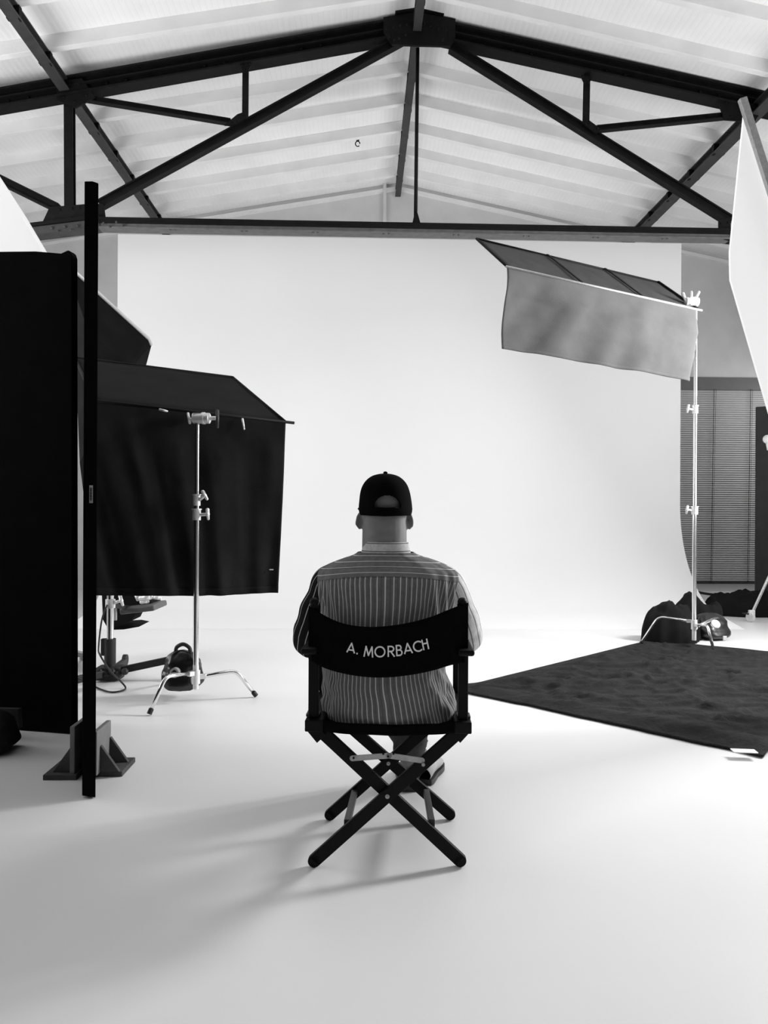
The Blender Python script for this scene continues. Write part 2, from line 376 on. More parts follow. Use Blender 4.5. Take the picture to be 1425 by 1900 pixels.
# steel purlins running the length of the hall
def purlin(pa, mat, w, h, label, y0, y1):
    x, z = pa; r = thing('steel_purlin', label, 'beam', (x, y0, z))
    sl = SL if x < XRIDGE else -SR
    up = V((-sl if x < XRIDGE else -sl, 0, 1)).normalized() if abs(x - XRIDGE) > .3 else V((0, 0, 1))
    MB().ibeam((x, y0, z), (x, y1, z), w, h, up=up, tw=.25, tf=.12).build('channel', mat, r)
    y = 5.84
    while y < y1: MB().box((x, y, z), (w * 1.12, .05, h * .9)).build('clip', M['steel'], r); y += .64
xl = Q(122, 150, T).x; xr = Q(1388, 190, T).x
purlin((xl, roof(xl) - .20), M['steel_grey'], .10, .13, 'dark steel purlin under the left roof slope, crossing the truss', 2.0, YB - .02)
purlin((xr + .08, roof(xr + .08) - .20), M['steel_grey'], .12, .13, 'dark steel purlin under the right roof slope, running behind the truss', 2.0, YB - .02)
purlin((XRIDGE, ZR - .17), M['steel_grey'], .085, .11, 'dark steel ridge beam under the peak of the ceiling', 2.0, YB - .02)
# small ceiling hook
c = Q(664, 200, 9.9); zc = roof(c.x)
h_ = thing('ceiling_hook', 'small dark metal eye hook on the ceiling left of the ridge beam', 'hook', (c.x, 9.9, zc))
MB().cyl((c.x, 9.9, zc - .0), (c.x, 9.9, zc - .05), .035, .02, 12).build('mounting_plate', M['steel_grey'], h_)
MB().tube([(c.x + .03 * cos(a), 9.9, zc - .09 + .035 * sin(a)) for a in [2 * pi * k / 16 for k in range(15)]], .007, 6).build('hook_ring', M['steel'], h_)

# ------------------------------------------------------------------ stands
def pts_bend(p0, p1, p2, rad=.25, n=6):
    p0, p1, p2 = V(p0), V(p1), V(p2); a = p1.lerp(p0, rad); b = p1.lerp(p2, rad); o = [p0]
    for k in range(n + 1):
        t = k / n; o.append(a * (1 - t) ** 2 + p1 * 2 * t * (1 - t) + b * t * t)
    return o + [p2]
def knob(r, c, d, size=.03, mat=None, name='clamp_knob'):
    d = V(d).normalized(); c = V(c); s, u, _ = frame_of(d); e = c + d * size * 1.4; mat = mat or M['alu']
    m = MB().cyl(c, e, size * .28, n=10); m.capsule(e - u * size * .8 + d * .004, e + u * size * .8 - s * .003, size * .24, size * .34, 10); m.ball(e, size * .42, 10)
    m.build(name, mat, r, smooth=True)
def c_stand(base, feet, zhub, segs, label, knobdirs, zbot=.09):
    r = thing('light_stand', label, 'light stand', (base.x, base.y, 0)); x, y = base.x, base.y
    for i, (z0, z1, rad) in enumerate(segs): MB().cyl((x, y, z0), (x, y, z1), rad, n=24).build('column', M['chrome'], r, smooth='auto')
    MB().cyl((x, y, zbot), (x, y, zhub + .05), .0185, n=20).build('base_column', M['alu'], r, smooth='auto')
    for i, (z0, z1, rad) in enumerate(segs[:-1]):
        m = MB().cyl((x, y, z1 - .045), (x, y, z1 + .02), rad * 1.5, n=20); m.cyl((x, y, z1 + .02), (x, y, z1 + .028), rad * 1.8, n=20)
        m.build('collar', M['alu'], r, smooth='auto'); knob(r, (x + knobdirs[i][0] * rad * 1.4, y + knobdirs[i][1] * rad * 1.4, z1 - .01), knobdirs[i], .036)
    for k, f in enumerate(feet):
        zz = zhub - .028 * k; d = V((f.x - x, f.y - y, 0)); L = d.length; d.normalize(); p0 = V((x, y, zz)) + d * .018
        p1 = V((x, y, zz + .02)) + d * L * .66; p2 = V((f.x, f.y, .012))
        MB().tube(pts_bend(p0, p1, p2, .2), .0125, 14).build('leg', M['chrome'], r, smooth=True)
        m = MB().cyl((x, y, zz - .014), (x, y, zz + .014), .027, n=20); m.box(V((x, y, zz)) + d * .035, (.05, .028, .028), Matrix.Rotation(math.atan2(d.y, d.x), 3, 'Z')); m.build('leg_collar', M['alu'], r, smooth='auto')
        dd = (p2 - p1).normalized(); MB().cyl(p2 - dd * .03, p2 + dd * .002, .0155, n=14).build('rubber_foot', M['rubber'], r, smooth='auto')
    return r
def gobo_head(r, c, dirn, grip):
    c = V(c); d = V(dirn).normalized(); s, u, _ = frame_of(d)
    m = MB().box(c, (.055, .05, .062)); m.cyl(c - d * .03, c + d * .075, .034, n=24); m.cyl(c + d * .03, c + d * .045, .038, n=24)
    m.cyl(c + d * .075, c + d * .12, .013, n=12); m.cyl(c - d * .045 - V((0, 0, .01)), c - d * .02, .013, n=12); m.build('grip_head', M['alu'], r, smooth='auto')
    e = c + d * .125; MB().capsule(e - u * .055 + d * .005, e + u * .045 - s * .008, .010, .012, 12).build('grip_handle', grip, r, smooth=True)
    e = c - d * .055; MB().capsule(e + u * .03 - d * .012, e - u * .028, .008, .011, 12).build('wing_handle', M['alu'], r, smooth=True)

# left stand
bl = FL(366, 1303); bl = C0 + (P(365, 950, 4.70) - C0); bl.z = 0
fa, fb, fc = FL(277, 1328), FL(475, 1294), FL(304, 1271)
ztop = P(364, 786, 4.70).z
ls = c_stand(bl, [fa, fb, fc], P(366, 1248, 4.70).z, [(.2, P(365, 952, 4.70).z, .0175), (.2, P(364, 925, 4.70).z, .0155), (.2, ztop, .0145)],
             'chrome three-legged stand in front of the hanging black flag on the left', [(1, -.3, .05), (.8, -.4, .6)])
gobo_head(ls, (bl.x + .005, bl.y, P(364, 776, 4.70).z), CR.to_3x3() @ V((1, -.02, .15)), M['steel_grey'])
# right stand
br = P(1289, 950, 6.6); br.z = 0
g1, g2, g3 = FL(1326, 1217), FL(1188, 1198), FL(1352, 1178)
c_stand(br, [g2, g1, g3], P(1288, 1153, 6.6).z, [(.2, P(1289, 945, 6.6).z, .019), (.2, P(1289, 758, 6.6).z, .0165), (.2, P(1291, 572, 6.6).z, .0145)],
        'tall chrome three-legged stand holding the grey flag on the right', [(-1, -.2, .1), (-1, -.2, .1)])
rs = [o for o in COL.objects if o.name.startswith('light_stand')][-1]
hc = P(1285, 560, 6.55)
m = MB().cyl(hc + V((-.06, 0, 0)), hc + V((.05, 0, 0)), .038, n=20); m.box(hc, (.06, .06, .07)); m.build('grip_head', M['alu'], rs, smooth='auto')
MB().capsule(hc + V((-.06, 0, .0)), hc + V((-.085, 0, .07)), .011, .014, 10).build('wing_handle', M['alu'], rs, smooth=True)
MB().capsule(hc + V((.03, 0, .03)), hc + V((.055, 0, .085)), .010, .013, 10).build('grip_handle', M['alu'], rs, smooth=True)
MB().capsule(hc + V((-.01, 0, .04)), hc + V((-.012, 0, .085)), .010, .012, 10).build('top_stud', M['alu'], rs, smooth=True)

# ------------------------------------------------------------------ flags
def flag(name, label, A, B, C, D, BL, BR, mat, top, ribs, pipe, seed, amp=.03, bow=0.0, sagn=0.01, fan=.25):
    """A-B-C-D rigid upper frame (B-C is the hinge), cloth hanging from B-C down to BL-BR"""
    r = thing(name, label, 'flag', (B.x, B.y, 0))
    nrm = (C - B).cross(A - B).normalized()
    hg = (C - B).normalized()
    m = MB()
    for p, q in ((A, B), (D, C), (A, D)): m.tube([p, q], .010, 10)
    m.build('frame', M['steel'], r, smooth=True)
    MB().tube([B - hg * .01, C + hg * .06], .010, 10).build('hinge_bar', pipe, r, smooth=True)
    MB().grid(lambda u, v: B.lerp(C, u).lerp(A.lerp(D, u), v) + nrm * (.004 * fbm((u * 3, v * 3, seed), 1)), 30, 10).build('upper_panel', top, r, mods=(('SOLIDIFY', dict(thickness=.006)),))
    for t in ribs:
        p = B.lerp(C, t) - nrm * .012; q = A.lerp(D, t) - nrm * .012
        if (C0 - p).dot(nrm) > 0: p += nrm * .024; q += nrm * .024
        MB().beam(p, q, .022, .006, up=nrm).build('strap', M['steel'], r)
    toc = V((C0.x - B.x, C0.y - B.y, 0)).normalized()
    pn = V((-(C - B).y, (C - B).x, 0)).normalized()
    if pn.dot(toc) < 0: pn = -pn
    def cloth(u, v):
        p = B.lerp(C, u).lerp(BL.lerp(BR, u), v)
        uu = u + fan * v * (1 - u)
        f = min(1, v * 3) ** 1.2 * amp * (fbm((uu * 3.6, v * .5, seed), 1, 2) + .45 * fbm((uu * 8.5, v * .8, seed + 9), 1, 1))
        f += .0035 * fbm((u * 9, v * 6, seed + 5), 1, 2)
        p = p + pn * (f - bow * sin(pi * u) * v) ; p.z -= sagn * sin(pi * u) * v + .006 * v * fbm((u * 5, 2, seed), 1)
        return p
    MB().grid(cloth, 90, 50).build('hanging_cloth', mat, r, mods=(('SOLIDIFY', dict(thickness=.004)),))
    def hem(v0, v1, u0=0, u1=1):
        m = MB(); m.grid(lambda u, v: cloth(lerp(u0, u1, u), lerp(v0, v1, v)) + pn * .004, 90 if u1 - u0 > .5 else 2, 3 if u1 - u0 > .5 else 50)
        return m.build('hem', mat, r, mods=(('SOLIDIFY', dict(thickness=.004)),))
    hem(.96, 1.0)
    return r, cloth, pn
A, B, C, D = P(138, 663, 5.45), P(176, 744, 4.52), P(530, 783, 5.0), P(432, 700, 5.93)
lf, lcloth, lpn = flag('floppy_flag', 'black flag with a tilted upper frame and hanging cloth, held by the left chrome stand', A, B, C, D, P(177, 1104, 4.55), P(516, 1100, 5.02), M['duv'], M['duv'], (), M['steel'], 3.1, amp=.05, bow=-.02, fan=-.35)
for px, py, s in ((297, 760, 1), (450, 778, -1)):
    d = 4.52 + (px - 182) / 348 * .48 - .035; p = P(px, py, d)
    q = P(px + 13, py + 3, d) if s > 0 else P(px + 3, py + 18, d)
    MB().capsule(p, q, .008, .006, 10).build('flag_pin', M['alu'], lf, smooth=True)
p = P(500, 1057, 4.985) ; MB().beam(p, P(507, 1057, 4.985), .008, .006).build('hem_tag', M['print'], lf)
A, B, C, D = P(884, 443, 6.2), P(941, 495, 5.75), P(1293, 574, 6.53), P(1221, 524, 7.0)
flag('floppy_flag', 'grey cloth flag hanging from a tilted strapped frame, held high by the right chrome stand', A, B, C, D, P(938, 644, 5.75), P(1276, 707, 6.53), M['duvl'], M['duvf'], (.36, .68, 1.0),
     M['zinc'], 8.3, amp=.085, fan=.25)

# ------------------------------------------------------------------ big black flats on the left
def slab_flat():
    r = thing('black_flat', 'huge black fabric-covered flat standing at the left edge', 'flat', FL(40, 1368))
    d = 4.02; a = P(-190, 458, d + .25); b = P(133, 470, d); c = P(135, 1367, d); e = P(-190, 1366, d + .25)
    c.z = .003; e.z = .003; n = (b - a).cross(c - b).normalized(); n = n if n.y > 0 else -n
    pts = []
    top = [a.lerp(b, t) + V((0, 0, .006 * sin(t * 17))) for t in (0, .2, .4, .6, .8, .94)]
    cor = [P(126, 463.5, d), P(131.5, 468, d), P(134, 476, d)]
    low = [P(135, 1358, d), P(131, 1366, d)]
    low[1].z = .004
    MB().prism(top + cor + low + [e], n * .05).build('fabric_panel', M['black'], r, bevel=.006)
    MB().prism([P(-30, 1372, 3.95).lerp(P(-30, 1372, 3.95), 0), P(33, 1316, 3.95), P(33, 1398, 3.95)] if 0 else [P(-60, 1313, 3.93), P(33, 1316, 3.93), P(35, 1352, 3.93), P(-60, 1352, 3.93)], n * .03).build('batten', M['steel_grey'], r)
    return r
slab_flat()
def sandbag(name, label, base, rz, s, mat, handle=True, logo=None, tilt=12):
    """saddle bag: two filled pouches joined by a webbing handle"""
    r = thing(name, label, 'sandbag', base, rz); MWr = MW[r]
    def pouch(k):
        def f(u, v):
            th = 2 * pi * u; z = v; prof = max(1e-3, (1 - abs(2 * z - 1) ** 4.5)) ** .5
            w = .5 * s[0] * prof * (0.75 + .25 * (1 - z)); t = .5 * s[1] * prof * (1.15 - .75 * z)
            x = w * math.copysign(abs(cos(th)) ** .6, cos(th)); y = t * math.copysign(abs(sin(th)) ** .9, sin(th))
            x += .012 * fbm((cos(th) * 2, z * 4 + k * 7, sin(th) * 2), 1); y += .012 * fbm((cos(th) * 2 + 9, z * 5, sin(th) * 2 + k), 1)
            return V((x, y + k * (.30 + .0 * z) * s[1] * (1.0 - .9 * z) + 0, z * s[2]))
        m = MB(); m.grid(f, 40, 24, closed=True); m.build('pouch', mat, r, local=True)
    pouch(-1); pouch(1)
    if handle:
        w = s[0] * .16
        MB().tube(spline([(-w * 1.2, 0, s[2] * .93), (-w, 0, s[2] * 1.06), (0, 0, s[2] * 1.14), (w, 0, s[2] * 1.06), (w * 1.2, 0, s[2] * .93)], 5), .013, 8).build('handle', M['rubber'], r, local=True, smooth=True)
    if logo:
        m = MB(); n = 20; yy = -.5 * s[1] * 1.5
        for k in range(n):
            a0, a1 = 2 * pi * k / n, 2 * pi * (k + 1) / n; R0, R1 = logo, logo * .62
            m.prism([(R0 * cos(a0) - .01, yy, s[2] * .5 + R0 * sin(a0)), (R0 * cos(a1) - .01, yy, s[2] * .5 + R0 * sin(a1)), (R1 * cos(a1) - .01, yy, s[2] * .5 + R1 * sin(a1)), (R1 * cos(a0) - .01, yy, s[2] * .5 + R1 * sin(a0))], (0, .03, 0))
        m.box((-.01, yy + .015, s[2] * .5), (logo * 1.0, .03, logo * .25)); m.build('printed_emblem', M['label'], r, local=True)
    return r
sb = sandbag('sandbag', 'black sandbag half in the dark at the bottom left corner of the black flat', V((FL(-30, 1396).x, FL(-30, 1396).y, 0)), .1, (.34, .16, .22), M['duv'], handle=False)

def edge_flat():
    p = FL(169, 1484); r = thing('polystyrene_board', 'tall black board seen edge-on, slotted into a wooden foot', 'board', (p.x, p.y, 0))
    d0 = 3.13; a = P(155, 950, d0); b = P(180, 950, d0); e = (b - a)
    dr = V(((a + b) / 2).to_tuple()) - C0; dr.z = 0; dr.normalize()
    zt = P(165, 337, d0).z; fd = dr * 1.22
    m = MB(); m.prism([(a.x, a.y, .012), (b.x, b.y, .004), (b.x - .001, b.y, zt - .006), (b.x - .012, b.y, zt - .002), (a.x + .03, a.y, zt + .003), (a.x - .003, a.y, zt + .002)], fd)
    m.build('panel', M['black'], r, bevel=.003)
    c = P(169, 917, d0 - .003); sx = V((1, 0, 0))
    MB().box(c, (.014, .004, .075)).build('barcode_label', M['label'], r)
    m = MB()
    for k in range(14): m.box(c + V((0, -.003, -.027 + .004 * k)), (.008, .003, .0015 + .0008 * (k % 3)))
    m.build('barcode', M['ink'], r)
edge_flat()
def wooden_foot():
    d = 3.42; c = P(167, 1420, d); root = FL(166, 1436)
    r = thing('board_stand', 'dark wooden foot with triangular braces holding the black board upright', 'stand', (root.x, root.y, 0))
    bx, by = root.x, root.y
    def b(name, c, s, mat): MB().box(c, s).build(name, mat, r, bevel=.003)
    b('base_plate', (bx - .105, by + .05, .012), (.15, .26, .024), M['wood']); b('base_plate', (bx + .095, by + .06, .012), (.135, .20, .024), M['wood'])
    b('upright', (bx - .055, by + .02, .13), (.022, .17, .215), M['woodl']); b('upright', (bx + .052, by + .01, .12), (.022, .19, .20), M['woodl'])
    for s, mt in ((-1, M['wood']), (1, M['wood'])):
        for y in (-.045, .085):
            x = bx + s * .066; MB().prism([(x, by + y, .024), (x + s * .085, by + y, .024), (x, by + y, .145)], (0, .02, 0)).build('brace', mt, r, bevel=.002)
wooden_foot()

# ------------------------------------------------------------------ softbox far left on a rolling stand
def softbox_left():
    base = FL(203, 1262); r = thing('softbox', 'large black softbox with a pale rim behind the left flag', 'softbox', (base.x, base.y, 0))
    d = 6.5
    f1, f2, f3, f4 = P(60, 432, d), P(281, 634, d + .75), P(262, 742, d + .8), P(50, 690, d + .1)
    g = P(157, 960, d + .2); h = P(20, 900, d - .2)
    back = [P(70, 520, d - .45), P(215, 640, d - .05), P(180, 800, d - .1), P(60, 760, d - .4)]
    # front rim hexagon-like opening facing the cyclorama, dark shell to the back
    rim = [P(120, 487, d + .1), P(276, 629, d + .5), P(281, 641, d + .52), P(262, 712, d + .5), P(216, 860, d + .45), P(159, 948, d + .2), P(148, 860, d + .0), P(140, 670, d - .05)]
    cen = sum(rim, V()) / len(rim); bk = cen + (C0 - cen).normalized() * .35
    m = MB(); vr = [m.bm.verts.new(p) for p in rim]; vb = [m.bm.verts.new(bk.lerp(p + (bk - cen), .45)) for p in rim]
    for k in range(len(rim)):
        m.bm.faces.new((vr[k], vr[(k + 1) % len(rim)], vb[(k + 1) % len(rim)], vb[k]))
    m.bm.faces.new(vb)
    m.build('shell', M['duv'], r)
    m = MB(); o = (cen - C0).normalized() * .03
    vs = [m.bm.verts.new(p + o) for p in rim]; m.bm.faces.new(vs); m.build('front_diffuser', M['silk'], r)
    m = MB(); m.tube([p - o * .5 for p in rim[:3]], .016, 8); m.build('rim', M['print'], r, smooth=True)
    m = MB(); m.tube([rim[7] + o * 0, P(150, 800, d), rim[5]], .007, 8); m.build('zip_edge', M['print'], r, smooth=True)
    MB().cyl(bk + V((0, -.05, 0)), bk + V((0, .12, 0)), .11, n=24).build('lamp_head', M['rubber'], r, smooth='auto')
    return r, bk
sl_, bk = softbox_left()
def roller_stand(pc, label, d):
    x, y = pc.x, pc.y; r = thing('rolling_stand', label, 'light stand', (x, y, 0)); z1 = P(204, 1185, d).z; z0 = P(204, 1240, d).z
    MB().cyl((x, y, z0), (x, y, 1.55), .024, n=20).build('column', M['chrome'], r, smooth='auto')
    MB().cyl((x, y, 1.53), bk + V((0, 0, -.1)), .018, n=16).build('boom', M['chrome'], r, smooth='auto')
    m = MB().cyl((x, y, z0 - .02), (x, y, z1), .040, n=16); m.box((x - .045, y, z1 - .06), (.03, .04, .12)); m.build('sleeve', M['rubber'], r, smooth='auto')
    m = MB().cyl((x, y, P(204, 1128, d).z), (x, y, P(204, 1112, d).z), .034, n=16); m.build('collar', M['alu'], r, smooth='auto')
    knob(r, (x + .03, y - .01, P(204, 1118, d).z), (1, -.2, .3), .04)
    m = MB().box((x, y, z0 - .03), (.17, .13, .09)); 
    for k in range(6): m.ball((x - .10 + .045 * k, y - .06, z0 - .03 + .02 * (k % 2)), .026, 10)
    m.build('base_hub', M['rubber'], r, bevel=.006)
    e1 = P(326, 1222, d); e2 = P(120, 1266, d - .35); e3 = V((x - .05, y + .5, z0 - .05))
    for e, in ((e1,), (e2,), (e3,)):
        s = V((x, y, z0 - .03)); MB().beam(s, e, .035, .05).build('leg', M['rubber'], r, bevel=.005)
        k = V((e.x, e.y, .045)); m = MB().cyl(k + V((-.014, 0, 0)), k + V((.014, 0, 0)), .044, n=20); m.build('caster', M['rubber'], r, smooth='auto')
        MB().cyl(k + V((0, 0, .01)), (e.x, e.y, e.z), .014, n=8).build('caster_fork', M['alu'], r)
    return r
pc = FL(204, 1262); roller_stand(pc, 'black rolling stand with a chrome column under the left flag', (pc - C0).dot(ray(712.5, 950)))
# pale round wheel beside it, with a grey pad on top
d5 = 5.3
lc = FL(150, 1262)
r = thing('stand_wheel', 'pale metal wheel with a grey pad showing between the two black boards', 'clamp', (lc.x - .05, lc.y, 0))
m = MB().cyl(P(150, 1262, d5 - .1), P(150, 1222, d5 - .1), .018, n=12); m.ball(P(149, 1235, d5 - .1), (.045, .03, .055), 14); m.build('wheel_body', M['alu'], r, smooth=True)
MB().beam(P(141, 1212, d5 - .1), P(165, 1218, d5 - .1), .05, .035).build('pad', M['label'], r, bevel=.004)

# cable loop
def cable(name, pts, rad, label, cat='cable', mat=None):
    o = MB().tube(spline(pts, 8), rad, 8).build(name, mat or M['rubber'], smooth=True); return tag(o, label, cat)
cable('cable', [P(199, 1122, 5.28), P(189, 1150, 5.26), P(183, 1200, 5.22), FL(186, 1216, .28), FL(205, 1245, .15), FL(222, 1262, .06), FL(233, 1276, .008), FL(225, 1282, .008), FL(205, 1284, .008), FL(182, 1277, .008), FL(160, 1265, .05), P(140, 1256, 5.0)], .006,
      'thin dark cable looping from the rolling stand down to the floor')
cable('cable', [FL(1291, 1098, .012), FL(1310, 1102, .012), FL(1345, 1106, .012), FL(1390, 1112, .012), FL(1470, 1122, .012)], .022, 'black cable lying on the floor below the blind')

# mound of equipment behind the left flag
def drape(name, label, cat, base, rx, ry, h, rz, seed, mat, peak=(0, 0), parts=None, pw=.6, kind=None):
    r = thing(name, label, cat, (base.x, base.y, 0), rz)
    def f(u, v):
        th = 2 * pi * u; q = v ** .8; ro = 1 + .22 * fbm((cos(th) * 1.5, sin(th) * 1.5, seed), 1, 3)
        x = rx * q * cos(th) * ro; y = ry * q * sin(th) * ro
        hh = h * max(0, 1 - q ** 2.2) ** pw * (1 + .35 * fbm((x * 5, y * 5, seed), 1, 3)) + .03 * abs(fbm((x * 11, y * 11, seed + 2), 1, 2)) * (1 - q)
        return V((x + peak[0] * (1 - q), y + peak[1] * (1 - q), max(.004, hh)))
    MB().grid(f, 72, 26, closed=True).build('cloth', mat, r, local=True)
    return r
tb = FL(232, 1166, 0)
d6 = 5.9
r = thing('gear_tray', 'small grey gear tray draped in black cloth, showing under the left flag', 'tray', (tb.x, tb.y, 0))
q6 = lambda x, y, dd=0: P(x, y, d6 + dd)
MB().beam(q6(236, 1130), q6(298, 1123), .35, .045, up=(0, 0, 1)).build('tray', M['grass'], r, bevel=.01)
m = MB().prism([q6(188, 1100), q6(272, 1100), q6(285, 1124), q6(250, 1140), q6(244, 1152), q6(226, 1160), q6(200, 1168), q6(190, 1150)], (0, .25, 0)); m.build('draped_cloth', M['duv'], r, bevel=.01)
m = MB().prism([q6(205, 1162, .05), q6(242, 1160, .05), q6(258, 1163, .05), q6(230, 1168, .05), q6(203, 1169, .05)], (0, .3, 0)); m.build('cloth_tail', M['duv'], r)
for a, b, rd in (((254, 1104), (256, 1112), .02), ((263, 1110), (280, 1107), .028), ((263, 1117), (274, 1116), .018), ((284, 1108), (297, 1110), .016)):
    MB().capsule(q6(*a, -.15), q6(*b, -.15), rd, rd * .8, 12).build('clamp', M['alu'], r, smooth=True)
MB().box(q6(214, 1140, -.2), (.02, .02, .09)).build('latch', M['label'], r)
MB().beam(q6(204, 1122, -.55), q6(240, 1128, 0), .03, .03).build('arm', M['rubber'], r)

# sandbag on the left stand
p = FL(345, 1283); sandbag('sandbag', 'black saddle sandbag with printed emblem hanging on the left chrome stand', V((p.x + .02, bl.y + .13, P(345, 1278, 4.85).z)), R(-12), (.27, .14, .26), M['plastic'], logo=.032)

# ------------------------------------------------------------------ right side: blanket, bags, far stand, dark flat, diffusion frame
def blanket():
    c = [FL(840, 1281), FL(1207, 1189), FL(1640, 1232), FL(1416, 1408)]
    def f(u, v):
        p = c[0].lerp(c[1], v).lerp(c[3].lerp(c[2], v), u)
        e = min(u, 1 - u, v, 1 - v) * 8; e = min(1, e)
        x, y = p.x, p.y
        rg = abs(fbm((x * 1.3 + .5 * fbm((x, y, 1), 1.2), y * 2.4, 3.3), 1.0, 4)); fine = abs(fbm((x * 1.8 + .8 * fbm((x, y, 3), 1), y * 5.5, 9.1), 1.0, 3))
        h = .012 + e * (.16 * max(0, .30 - rg) ** 1.3 + .10 * max(0, .22 - fine)) + .02 * e * max(0, fbm((x, y, 7), .8, 2))
        ed = .018 * fbm((x * 3, y * 3, 4), 1, 3) * (1 - e)
        # front hem rolls up a little
        roll = math.exp(-((v - .05) / .03) ** 2) * .035 * (0.3 + .7 * u)
        return V((x + ed, y + ed * .7, max(.006, h + roll)))
    o = MB().grid(f, 170, 150).build('blanket', M['blanket'], mods=(('SOLIDIFY', dict(thickness=.006)),))
    r = thing('floor_cloth', 'large creased black cloth spread over the white floor at the right', 'cloth', c[0]); MW
    o.name = 'fabric'; o.data.transform(MW[r].inverted()); o.parent = r
    t = FL(1377, 1391, .035); MB().box(t + V((0, -.02, 0)), (.115, .055, .004), Matrix.Rotation(R(-8), 3, 'Z')).build('care_tag', M['print'], r)
blanket()
b1 = FL(1266, 1186); drape('black_bag', 'slumped black cloth bag behind the foot of the right chrome stand', 'bag', V((2.98, 7.0, 0)), .27, .20, .34, 0, 2.2, M['duv'], pw=.45)
b2 = FL(1322, 1188); sandbag('sandbag', 'glossy black sandbag with a pale label beside the right chrome stand', V((b2.x + .02, b2.y + .12, .004)), R(14), (.36, .26, .25), M['plastic'], handle=False)
sbr = [o for o in COL.objects if o.name.startswith('sandbag') and o.type == 'EMPTY'][-1]
MB().ell(P(1328, 1158, 6.42), (.040, .012, .040), Matrix.Rotation(R(-30), 3, 'X')).build('round_label', M['print'], sbr, smooth=True)
MB().box(P(1345, 1184, 6.36), (.03, .01, .035)).build('tag', M['print'], sbr)
b3 = FL(1395, 1146); drape('black_cloth', 'crumpled black cloth heaped below the dark flat at the right edge', 'cloth', V((4.80, b3.y + .28, 0)), .68, .26, .27, 0, 5.7, M['duv'], pw=.35)
b4 = FL(1300, 1150); drape('black_cloth', 'small mound of black cloth between the slumped bag and the far black heap', 'cloth', V((3.40, 7.42, 0)), .25, .18, .36, 0, 8.8, M['duv'], pw=.28)
# dark flat far right
def far_flat():
    d = 9.6; a = P(1403, 755, d); b = P(1600, 745, d + .3); r = thing('black_flat', 'black flat standing beside the grey blind at the right edge', 'flat', (a.x, a.y, 0))
    MB().prism([(a.x, a.y, .0), (b.x, b.y, .0), (b.x, b.y, b.z), (a.x, a.y, a.z)], (.02, .05, 0)).build('panel', grey('dark_grey_felt', .03, .9, var=.15), r)
    MB().beam((a.x + .05, a.y + .25, .02), (a.x + .6, a.y - .05, .02), .4, .035).build('foot', M['wood'], r)
far_flat()
# stand at right edge with caster
def edge_stand():
    ft = FL(1393, 1154); d = (ft - C0).dot(ray(712.5, 950)); b = P(1455, 950, d + .05); b.z = 0
    r = thing('light_stand', 'chrome stand leg with a caster entering at the right edge', 'light stand', b)
    zt = P(1430, 800, d).z
    MB().cyl((b.x, b.y, .3), (b.x, b.y, zt + .8), .02, n=20).build('column', M['chrome'], r, smooth='auto')
    MB().cyl(V((ft.x + .02, ft.y, .11)), (b.x, b.y, P(1455, 1010, d).z), .016, n=14).build('leg', M['chrome'], r, smooth='auto')
    for a in (60, -50):
        e = V((b.x + .6 * cos(R(a)), b.y + .6 * sin(R(a)), .11)); MB().cyl(e, (b.x, b.y, P(1455, 1010, d).z), .016, n=14).build('leg', M['chrome'], r, smooth='auto')
        MB().cyl(V((e.x, e.y, .05)) + V((-.015, 0, 0)), V((e.x, e.y, .05)) + V((.015, 0, 0)), .05, n=20).build('caster', M['alu'], r, smooth='auto')
    c = V((ft.x, ft.y, .055)); MB().cyl(c + V((-.018, 0, 0)), c + V((.018, .01, 0)), .052, n=24).build('caster', M['alu'], r, smooth='auto')
    MB().box(c + V((.01, 0, .05)), (.07, .035, .06)).build('caster_fork', M['alu'], r, bevel=.008)
    MB().capsule(c + V((-.03, 0, .035)), c + V((-.10, -.01, .045)), .010, .008, 8).build('brake_lever', M['rubber'], r, smooth=True)
    k = P(1424, 815, d - .1); m = MB().ball(k, .05, 14); m.cyl(k, (b.x, b.y, k.z), .025, n=12); m.cyl(k + V((0, 0, -.02)), k + V((0.02, 0, -.12)), .022, n=12); m.build('clamp_knob', M['alu'], r, smooth=True)
edge_stand()
# large lit diffusion frame, right edge
def diffusion(nm, label, pts, tubes, d_thick, legs):
    cen = sum(pts, V()) / len(pts); r = thing(nm, label, 'light diffuser', (cen.x, cen.y, 0))
    n = (pts[1] - pts[0]).cross(pts[2] - pts[1]).normalized()
    MB().prism(pts, n * d_thick).build('diffusion_cloth', M['silk'], r)
    for a, b, rad in tubes: MB().beam(a, b, rad, rad * 1.3).build('frame_tube', M['zinc'], r, bevel=.003)
    for a, b in legs: MB().cyl(a, b, .018, n=12).build('support_pole', M['chrome'], r, smooth='auto')
p1, p2, p2b = P(1381, 184, 4.6), P(1352, 468, 4.6), P(1353, 520, 4.6)
p3, p4 = P(1560, 1235, 4.6), P(1640, 1020, 4.6)
diffusion('diffusion_frame', 'large glowing white diffusion frame with a metal edge tube at the right edge', [p1, p2, p2b, p3, p4],
          [(P(1377, 183, 4.55), P(1560, 760, 4.55), .035)], .02, [(V((p3.x + .25, p3.y + .1, 0)), p4 + V((.1, .1, 0)))])
q1, q2, q3 = P(4, 334, 5.0), P(100, 490, 5.0), P(190, 640, 5.0)
diffusion('diffusion_frame', 'white diffusion panel showing above the huge black flat at the left edge', [P(-160, 80, 4.7), q1, P(48, 402, 4.85), P(112, 510, 4.9), P(-60, 900, 4.9), P(-220, 700, 4.7)], [], .02,
          [(V((P(-200, 950, 4.9).x, P(-200, 950, 4.9).y, 0)), P(-200, 700, 4.9))])

